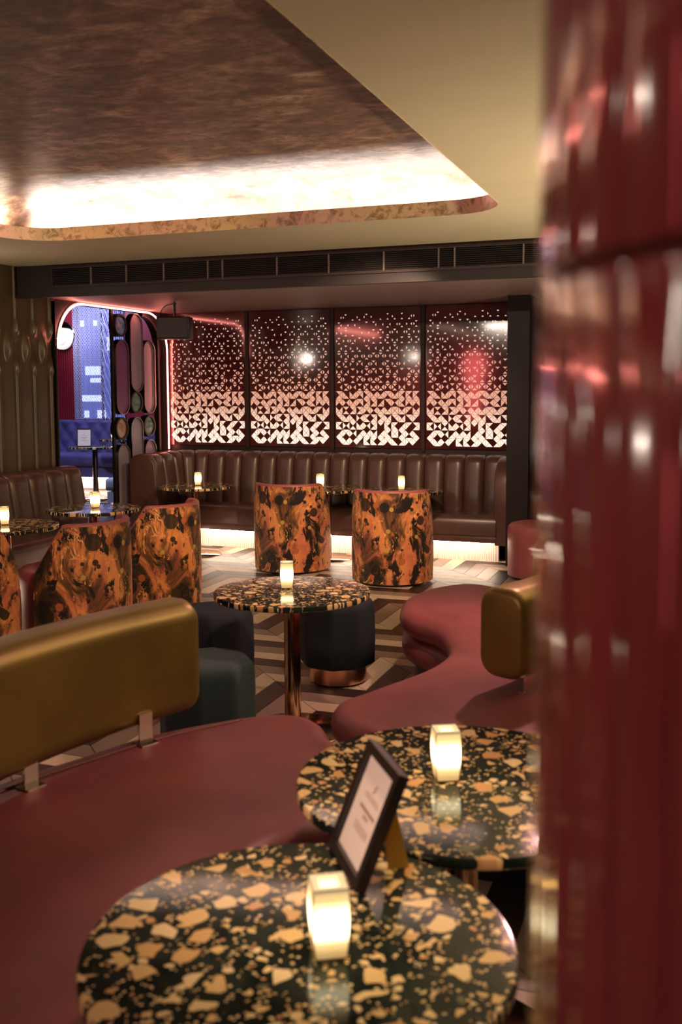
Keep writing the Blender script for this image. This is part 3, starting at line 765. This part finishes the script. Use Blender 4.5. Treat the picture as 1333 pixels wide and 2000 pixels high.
lb = empty('left_banquette', (0, 0, 0), 'dark brown channel-tufted banquette below the padded gold wall', 'banquette')
first = None; w = .255
for i in range(13):
    if first is None:
        first = channel([((0, -w*u/8), (1, 0)) for u in range(9)], .95, 'back_channel', M['brown'], lb); c = first
    else: c = first.copy(); COL.objects.link(c)
    c.location = (LX+.0, 7.76-i*w, 0)
fL = [((LX, 7.76), (1, 0)), ((LX, 7.76-13*w), (1, 0))]
MB().sweep(fL, seat_profile(.1, .64), .01).build('seat_cushion', M['brown'], lb, True, 50)
MB().sweep(fL, skirt_profile(.1, .62)).build('seat_rail', M['brown'], lb)
fl = MB(); y = 7.70; P = []
while y > 4.5: P.append((LX+.45, y)); P.append((LX+.465, y-dx)); y -= 2*dx
n = len(P); fl.v = [(a, b, 0.) for a, b in P]+[(a, b, .20) for a, b in P]; fl.f = [(i, i+1, n+i+1, n+i) for i in range(n-1)]
fl.build('fluted_plinth', M['flute'], lb)
MB().box((LX+.575, 4.5, .186), (LX+.59, 7.7, .1985)).build('led_strip', M['led'], lb)

# ------------------------------------------------------------------ curved benches
def bench(poly, name, label, n=7):
    e = empty(name, (0, 0, 0), label, 'bench')
    area_ = sum(poly[i-1][0]*poly[i][1]-poly[i][0]*poly[i-1][1] for i in range(len(poly)))
    if area_ < 0: poly = poly[::-1]
    O = spline([(*p, 0) for p in poly], n); O = [p[:2] for p in O]
    def roll(z0, z1, ins0, k, top):
        R = (z1-z0)/2; L = []
        for i in range(9):
            a = -pi/2+pi*i/8; L.append((ins0+R*(1-cos(a))*k, (z0+z1)/2+R*sin(a)))
        if top: L += [(ins0+R*k+.012, z1+.001)]
        return L
    MB().prism(O, roll(.315, .45, 0, 1, True)).build('seat_cushion', M['mauve'], e, True, 60)
    MB().prism(O, roll(.165, .315, .012, .9, False)).build('upholstered_base', M['mauve_dark'], e, True, 60)
    MB().prism(O, [(.085, 0), (.085, .166)]).build('plinth', M['black'], e, True, 60)
    return e
b1 = bench(polyS1, 'curved_bench', 'mauve curved leather bench in the left foreground with olive gold back bolster')
P_ = [(-1.56, 3.19), (-1.74, 2.93), (-1.85, 2.68), (-1.955, 2.40), (-2.01, 2.1), (-1.99, 1.76), (-1.88, 1.4)]
MB().tube(spline([(*p, .452) for p in P_], 8, False), .005, 6).build('piping', M['mauve_dark'], b1, True)
b2 = bench(polyS2, 'curved_bench', 'mauve serpentine leather bench on the right, half behind the red pillar')
def bolster(pts, parent, brk, thick=.19, z0=.498, z1=.905):
    P = spline([(*p, 0) for p in pts], 8, False); F = []
    for i, p in enumerate(P):
        t = Vector(P[min(i+1, len(P)-1)])-Vector(P[max(i-1, 0)]); t.normalize(); F.append((p, (t.y, -t.x)))
    pr = [(a-thick/2, z) for a, z in rrect(thick, z0, z1, .072, 6)]
    MB().sweep(F, pr, .035).build('back_bolster', M['bronze_leather'], parent, True, 60)
    for k, (bx, by, ang) in enumerate(brk):
        m_ = MB(); m_.box((-.026, -.005, .44), (.026, .005, z0+.06)); m_.box((-.034, -.03, .450), (.034, .03, .457))
        o = m_.build('bolster_bracket', M['chrome'], parent); o.location = (bx, by, 0); o.rotation_euler = (0, 0, ang)
bolster([(-1.775, 3.11), (-1.87, 2.86), (-1.945, 2.58), (-1.985, 2.29), (-1.98, 1.95), (-1.91, 1.6), (-1.78, 1.3)], b1,
        [(-1.765, 2.87, radians(66)), (-1.90, 2.43, radians(78)), (-1.90, 1.85, radians(95))])
bolster([(-.715, 3.82), (-.60, 4.10), (-.55, 4.45), (-.60, 4.85), (-.72, 5.15)], b2, [(-.625, 3.86, radians(55)), (-.60, 4.75, radians(110))], .21, .515, .875)

# ------------------------------------------------------------------ tables
def make_table(r=.395):
    e = empty('round_table', (0, 0, 0), '', 'table', 'round terrazzo tables')
    MB().lathe([(r-.02, .662), (r-.004, .664), (r, .668), (r, .685), (r-.003, .6895), (r-.008, .69)], 72).build('tabletop', M['terrazzo'], e, True, 40)
    MB().lathe([(.10, .650), (.10, .662)], 24).build('mounting_plate', M['black'], e, True, 40)
    MB().lathe([(.040, .012), (.040, .652)], 28).build('pole', M['bronze'], e, True, 40)
    MB().lathe([(.25, 0), (.25, .006), (.245, .010), (.06, .014), (.04, .016)], 48).build('base', M['bronze'], e, True, 40)
    return e
t0 = make_table()
tabs = [((-.646, 1.542), .38, 'nearest terrazzo table, in the bottom foreground, holding the framed menu'),
        ((-.54, 2.335), .41, 'second terrazzo table from the front, half behind the red pillar'),
        ((-1.836, 4.325), .374, 'terrazzo table in the middle of the floor among dark velvet stools'),
        ((-4.64, 6.84), .375, 'terrazzo table behind the two left tub chairs, near the padded wall'),
        ((-4.66, 5.77), .375, 'terrazzo table cut by the left edge of the picture'),
        ((-4.737, 8.735), .372, 'terrazzo table at the curved left end of the long banquette'),
        ((-3.41, 8.93), .372, 'terrazzo table behind the third tub chair, at the middle of the long banquette'),
        ((-2.645, 8.92), .372, 'terrazzo table behind the rightmost tub chair, before the long banquette')]
TP = []
for i, ((x, y), r, lab) in enumerate(tabs):
    t = t0 if i == 0 else copy_tree(t0)
    place(t, (x, y, 0), i*1.3, lab); TP.append(t)
    k = r/.395
    for ch in t.children:
        if ch.name.startswith('tabletop'): ch.scale = (k, k, 1)
al = copy_tree(t0); place(al, (-8.50, 12.6, 0), .4, 'terrazzo table in the violet alcove with a framed menu'); al.scale = (1.0, 1.0, .795/.69)
al2 = copy_tree(t0); place(al2, (-8.62, 13.55, 0), .9, 'terrazzo table behind the other in the alcove, beside the thin post'); al2.scale = (1., 1., .86/.69)

# lanterns
def make_lantern():
    e = empty('square_lantern', (0, 0, 0), '', 'lantern', 'glowing square table lanterns')
    prof = [(.0325, .006), (.0345, .02), (.0375, .05), (.0390, .08), (.0385, .105), (.0370, .130)]
    def sq(w, z, r=.004): return [(sx*w, sy*w, z) for sx, sy in ((1, 1), (-1, 1), (-1, -1), (1, -1))]
    mb = MB()
    for w, z in prof: mb.v += sq(w, z)
    for j in range(len(prof)-1): mb.f += [(j*4+i, j*4+(i+1) % 4, (j+1)*4+(i+1) % 4, (j+1)*4+i) for i in range(4)]
    mb.build('shade', M['lantern'], e)
    rm = MB(); a, b, z0, z1 = .0375, .020, .128, .134
    rm.v = sq(a, z0)+sq(a, z1)+sq(b, z1)+sq(b, z0)
    for k in range(4): rm.f += [(k*4+i, k*4+(i+1) % 4, ((k+1) % 4)*4+(i+1) % 4, ((k+1) % 4)*4+i) for i in range(4)]
    rm.build('rim', M['lantern_rim'], e)
    MB().box((-.031, -.031, 0), (.031, .031, .007)).build('base', M['lantern_edge'], e)
    for sx, sy in ((1, 1), (-1, 1), (-1, -1), (1, -1)):
        MB().tube([(sx*(w+.0006), sy*(w+.0006), z) for w, z in prof], .0016, 5).build('corner_wire', M['lantern_edge'], e)
    tw = MB(); tw.tube([(.0375, .0375, .1345), (-.0375, .0375, .1345), (-.0375, -.0375, .1345), (.0375, -.0375, .1345)], .0012, 5, True)
    tw.build('top_wire', M['lantern_edge'], e)
    MB().lathe([(.016, .007), (.016, .055), (.012, .058)], 16).build('candle', M['candle'], e, True, 40)
    return e
l0 = make_lantern()
lans = [((-.585, 1.525, .69), .52, 'square lantern on the nearest table, before the framed menu'),
        ((-.582, 2.335, .69), .45, 'square lantern on the second terrazzo table, left of the red pillar'),
        ((-1.883, 4.375, .69), .40, 'square lantern on the table amid the velvet stools'),
        ((-4.64, 6.86, .69), .9, 'square lantern on the table behind the two left tub chairs'),
        ((-4.685, 5.80, .69), .7, 'square lantern at the left edge of the picture'),
        ((-4.72, 8.76, .69), .4, 'square lantern on the table at the curved banquette end'),
        ((-3.49, 8.95, .69), .6, 'square lantern behind the third tub chair'),
        ((-2.67, 8.95, .69), .3, 'square lantern behind the rightmost tub chair'),
        ((-8.69, 13.40, .8605), .3, 'small lantern in the violet alcove beside the thin post')]
for i, (p, rz, lab) in enumerate(lans):
    l = l0 if i == 0 else copy_tree(l0); place(l, p, rz, lab); l.scale = (.82, .82, .95)

# ------------------------------------------------------------------ tub chairs (front = +x)
def make_chair():
    e = empty('tub_chair', (0, 0, 0), '', 'chair', 'tub chairs in watercolour fabric')
    R, t = .345, .055; na = 56; A = radians(104)
    def H(a):
        x = abs(a); k = sstep(radians(62), A, x) if False else max(0, min(1, (x-radians(66))/(A-radians(66))))
        return   .80-.33*k-.02*(1-cos(a))*0
    out = MB(); lin = MB(); rows_o = [0.02, .15, .35, .6, .85, 1.0]
    def pos(a, r, z): return (-r*cos(a)*1.02-.02, r*sin(a), z)
    npo = len(rows_o)
    for i in range(na+1):
        a = -A+2*A*i/na; h = H(a)
        for q in rows_o:
            z = max(.02, q*(h-.018)); rr = R+.006*sin(pi*q)-.004*(q > .95)
            out.v.append(pos(a, rr, z))
    for i in range(na):
        for k in range(npo-1): out.f.append((i*npo+k, (i+1)*npo+k, (i+1)*npo+k+1, i*npo+k+1))
    out.build('outer_shell', M['fabric'], e, True)
    pr = lambda h: [(R-.004, h-.018), (R-.006, h-.006), (R-.016, h+.001), (R-t+.016, h+.001), (R-t+.003, h-.010), (R-t, h-.05), (R-t, .40), (R-t, .02)]
    for i in range(na+1):
        a = -A+2*A*i/na
        for r_, z in pr(H(a)): lin.v.append(pos(a, r_, z))
    for i in range(na):
        for k in range(7): lin.f.append((i*8+k, (i+1)*8+k, (i+1)*8+k+1, i*8+k+1))
    for s_ in (0, na):                       # front edges of the arms
        k0 = s_*8; o1 = len(lin.v); a = -A+2*A*s_/na
        lin.v += [pos(a, R, .02)]
        lin.f.append(tuple([o1]+[k0+i for i in range(8)]))
    lin.build('inner_lining', M['mauve_chair'], e, True, 50)
    se = MB(); prof = [(.272, .025), (.275, .30), (.278, .40), (.272, .445), (.252, .468), (.21, .478), (.1, .482)]
    se.lathe(prof, 40, (.12, 0)); se.build('seat', M['mauve_chair'], e, True, 60)
    MB().lathe([(.27, 0), (.27, .03)], 36, (.0, 0)).build('foot_ring', M['black'], e, True, 40)
    return e
c0 = make_chair()
chs = [((-3.53, 8.36, 0), 98, 'watercolour tub chair with its back to us, left one before the long banquette'),
       ((-2.50, 8.12, 0), 101, 'watercolour tub chair with its back to us, rightmost before the long banquette'),
       ((-3.95, 6.58, 0), 176, 'watercolour tub chair facing the padded wall, right one of the overlapping pair'),
       ((-3.93, 5.56, 0), 176, 'watercolour tub chair facing the padded wall, left one of the overlapping pair'),
       ((-4.31, 4.92, 0), 112, 'watercolour tub chair cut off by the left edge of the picture'),
       ((-1.20, 8.62, 0), 185, 'mauve-seated tub chair half hidden behind the red pillar')]
for i, (p, deg, lab) in enumerate(chs):
    c = c0 if i == 0 else copy_tree(c0); place(c, p, radians(deg), lab)

# ------------------------------------------------------------------ velvet stools
def make_stool():
    e = empty('velvet_stool', (0, 0, 0), '', 'stool', 'octagonal velvet stools')
    O = []; n = 8; R = .215
    for i in range(n):
        a0 = 2*pi*i/n
        for d in (-.12, -.05, .05, .12):
            a = a0+d; rr = R*(1-.055*abs(d)/.12*0) ; O.append((R*cos(a0)*(1-.02)+.0, 0) if False else (R*cos(pi/n)/cos(((a-a0)-0)-0 if False else (pi/n-abs(d)))*cos(a) if True else 0, R*cos(pi/n)/cos(pi/n-abs(d))*sin(a)))
    MB().prism(O, [(.012, .105), (.0, .115), (-.003, .25), (0, .42), (.008, .455), (.022, .472), (.042, .479), (.06, .481)]).build('cushion', M['navy'], e, True, 60)
    MB().lathe([(.165, .012), (.165, .106)], 40).build('base_ring', M['copper'], e, True, 40)
    MB().lathe([(.155, 0), (.155, .014)], 32).build('foot', M['black'], e, True, 40)
    return e
s0 = make_stool()
sts = [((-1.925, 5.19, 0), .2, 'navy velvet stool with copper base ring, right of the mid-floor table pole'),
       ((-2.46, 4.72, 0), .35, 'dark velvet stool left of the mid-floor table, farther of two'),
       ((-2.03, 3.82, 0), .3, 'dark teal velvet stool right behind the olive gold bolster end, nearer of two')]
for i, (p, rz, lab) in enumerate(sts):
    s_ = s0 if i == 0 else copy_tree(s0); place(s_, p, rz, lab)
    if i == 2:
        for ch in s_.children:
            if ch.name.startswith('cushion'): ch.data = ch.data.copy(); ch.data.materials[0] = M['teal']

# ------------------------------------------------------------------ framed menus
def menu(loc, rz, lean, w, h, label, fw_=.020, dp=.022):
    e = empty('menu_frame', loc, label, 'frame', 'framed table menus', rz)     # local: face toward -Y, leaning back to +Y
    L = radians(lean)
    def P(x, q, d): return (x, q*sin(L)+d*cos(L), q*cos(L)-d*sin(L))           # d: depth behind the face
    def slab(x0, x1, q0, q1, d0, d1):
        mb = MB(); mb.add([P(x, q, d) for d in (d0, d1) for x, q in ((x0, q0), (x1, q0), (x1, q1), (x0, q1))],
                          [(0, 1, 2, 3), (7, 6, 5, 4), (0, 4, 5, 1), (1, 5, 6, 2), (2, 6, 7, 3), (3, 7, 4, 0)]); return mb
    lift = dp*sin(L)
    e_ = .0
    for a in ((-w/2, -w/2+fw_, 0, h), (w/2-fw_, w/2, 0, h)): slab(a[0], a[1], a[2]+lift, a[3]+lift, 0, dp).build('frame_side', M['blackwood'], e)
    for a in ((0, fw_), (h-fw_, h)): slab(-w/2+fw_, w/2-fw_, a[0]+lift, a[1]+lift, 0, dp).build('frame_rail', M['blackwood'], e)
    pg = slab(-w/2+fw_, w/2-fw_, fw_+lift, h-fw_+lift, dp*.55, dp*.8).build('menu_sheet', M['paper'], e)
    slab(-w/2+.004, w/2-.004, .004+lift, h-.004+lift, dp*.82, dp*1.05).build('backing', M['easel'], e)
    d = dp*.53
    def bar(mb, x0, x1, q0, q1): return mb.add([P(x, q+lift, d) for x, q in ((x0, q0), (x1, q0), (x1, q1), (x0, q1))], [(0, 1, 2, 3)])
    em = MB(); c = h*.70; s2 = w/.2
    em.add([P(x*s2, c+q*s2+lift, d) for x, q in ((.010, .012), (-.004, .002), (.001, .001), (-.010, -.013), (.005, -.001), (.0, .0005))], [(0, 1, 2, 3, 4, 5)])
    em.build('emblem', M['ink'], pg)
    tx = MB(); x = -.045*s2; rr = random.Random(5)
    while x < .045*s2:
        ww = rr.uniform(.004, .007)*s2; bar(tx, x, x+ww, h*.485, h*.515); x += ww+.0022*s2
    x = -.012*s2
    while x < .012*s2: bar(tx, x, x+.005*s2, h*.435, h*.46); x += .0075*s2
    tag(tx.build('heading', M['ink_soft'], pg), kind='stuff')
    t2 = MB()
    for q in (.62, .595, .36, .335, .31):
        x = -.04*s2
        while x < .04*s2: ww = rr.uniform(.002, .004)*s2; bar(t2, x, x+ww, h*q, h*q+.0022*s2); x += ww+.0016*s2
    tag(t2.build('small_print', M['ink_soft'], pg), kind='stuff')
    # easel leg
    leg = MB(); xl = w*.12; q1 = h*.62
    a = P(xl, q1+lift, dp*1.06); b = P(xl, h*.12+lift, dp*1.06)
    L4 = [a, (xl, a[1]+.030*h/.24, a[2]), (xl, b[1]+.105*h/.24, .001), (xl, b[1]+.060*h/.24, .001)]
    leg.v = [(x-.0015, y, z) for x, y, z in L4]+[(x+.0015, y, z) for x, y, z in L4]
    leg.f = [(0, 1, 2, 3), (7, 6, 5, 4), (0, 4, 5, 1), (1, 5, 6, 2), (2, 6, 7, 3), (3, 7, 4, 0)]
    leg.build('easel_leg', M['easel'], e)
    return e
menu((-.669, 1.806, .69), atan2(-.168, .117), 22, .210, .238, 'dark framed menu card leaning back on the nearest terrazzo table')
menu((-8.585, 12.45, .795), radians(25), 8, .21, .27, 'small dark framed menu card on the alcove table', .012)

# ------------------------------------------------------------------ red tiled pillar
PX, PY, PR = .124, .627, .22
pc = empty('tiled_pillar', (PX, PY, 0), 'round pillar of glossy red finger tiles filling the right foreground', 'pillar')
MB().lathe([(PR-.010, 0), (PR-.010, CZ)], 64).build('grout_core', M['grout'], pc, True, 40)
NT = 40; da = 2*pi/NT
def tile_mesh(h):
    mb = MB(); g_ = .0016; L = [(-1, -.006), (-.985, -.0004), (-.955, 0), (-.5, 0), (0, 0), (.5, 0), (.955, 0), (.985, -.0004), (1, -.006)]
    hw = da/2-.0006/PR
    for z, dr in ((g_, -.006), (g_+.0015, -.0012), (g_+.005, 0), (h-g_-.005, 0), (h-g_-.0015, -.0012), (h-g_, -.006)):
        for u, d in L:
            r = PR+d+dr; a = u*hw; mb.v.append((r*cos(a), r*sin(a), z))
    n = len(L)
    for j in range(5):
        for i in range(n-1): mb.f.append((j*n+i, j*n+i+1, (j+1)*n+i+1, (j+1)*n+i))
    return mb
zs = [0, .5200, 1.1200, 1.7200, 2.3200, CZ]
for k in range(5):
    base = None
    for i in range(NT):
        if base is None: base = tile_mesh(zs[k+1]-zs[k]).build('tile', M['tile'], pc, True); o = base
        else: o = base.copy(); COL.objects.link(o)
        o.location = (0, 0, zs[k]); o.rotation_euler = (0, 0, i*da+.05)

# sconces on the hidden stretches of wall that show only as reflections
for p_, l_ in (((LX+.012, 6.1, 2.06), 'opal disc wall lamp on the left wall beside the padded facing, out of the frame'),
               ((LX+.012, .46, 2.24), 'opal disc wall lamp on the left wall near the entrance, out of the frame')):
    sconce(p_, radians(90), l_).scale = (1, .35, 1)
ne = empty('neon_bar_light', (LX+.02, 3.3, 2.58), 'pink neon bar high on the left wall, mirrored in the third perforated panel', 'light')
MB().tube([(0, -1.0, 0), (0, 1.0, 0)], .035, 12).build('neon_tube', M['neon'], ne, True)
MB().box((-.02, -1.05, .03), (.02, 1.05, .06)).build('neon_channel', M['chrome'], ne)
rl = empty('red_column_light', (-4.95, -2.9, 0), 'red glowing capsule light on the entrance wall, mirrored in the rightmost panel', 'light')
MB().lathe([(.10, .9), (.13, 1.0), (.14, 1.6), (.20, 1.80), (.26, 2.0), (.26, 2.2), (.20, 2.36), (.10, 2.43), (.02, 2.45)], 24).build('shade', M['redglow'], rl, True)
MB().lathe([(.06, 0), (.06, .91)], 16).build('stem', M['chrome'], rl, True)
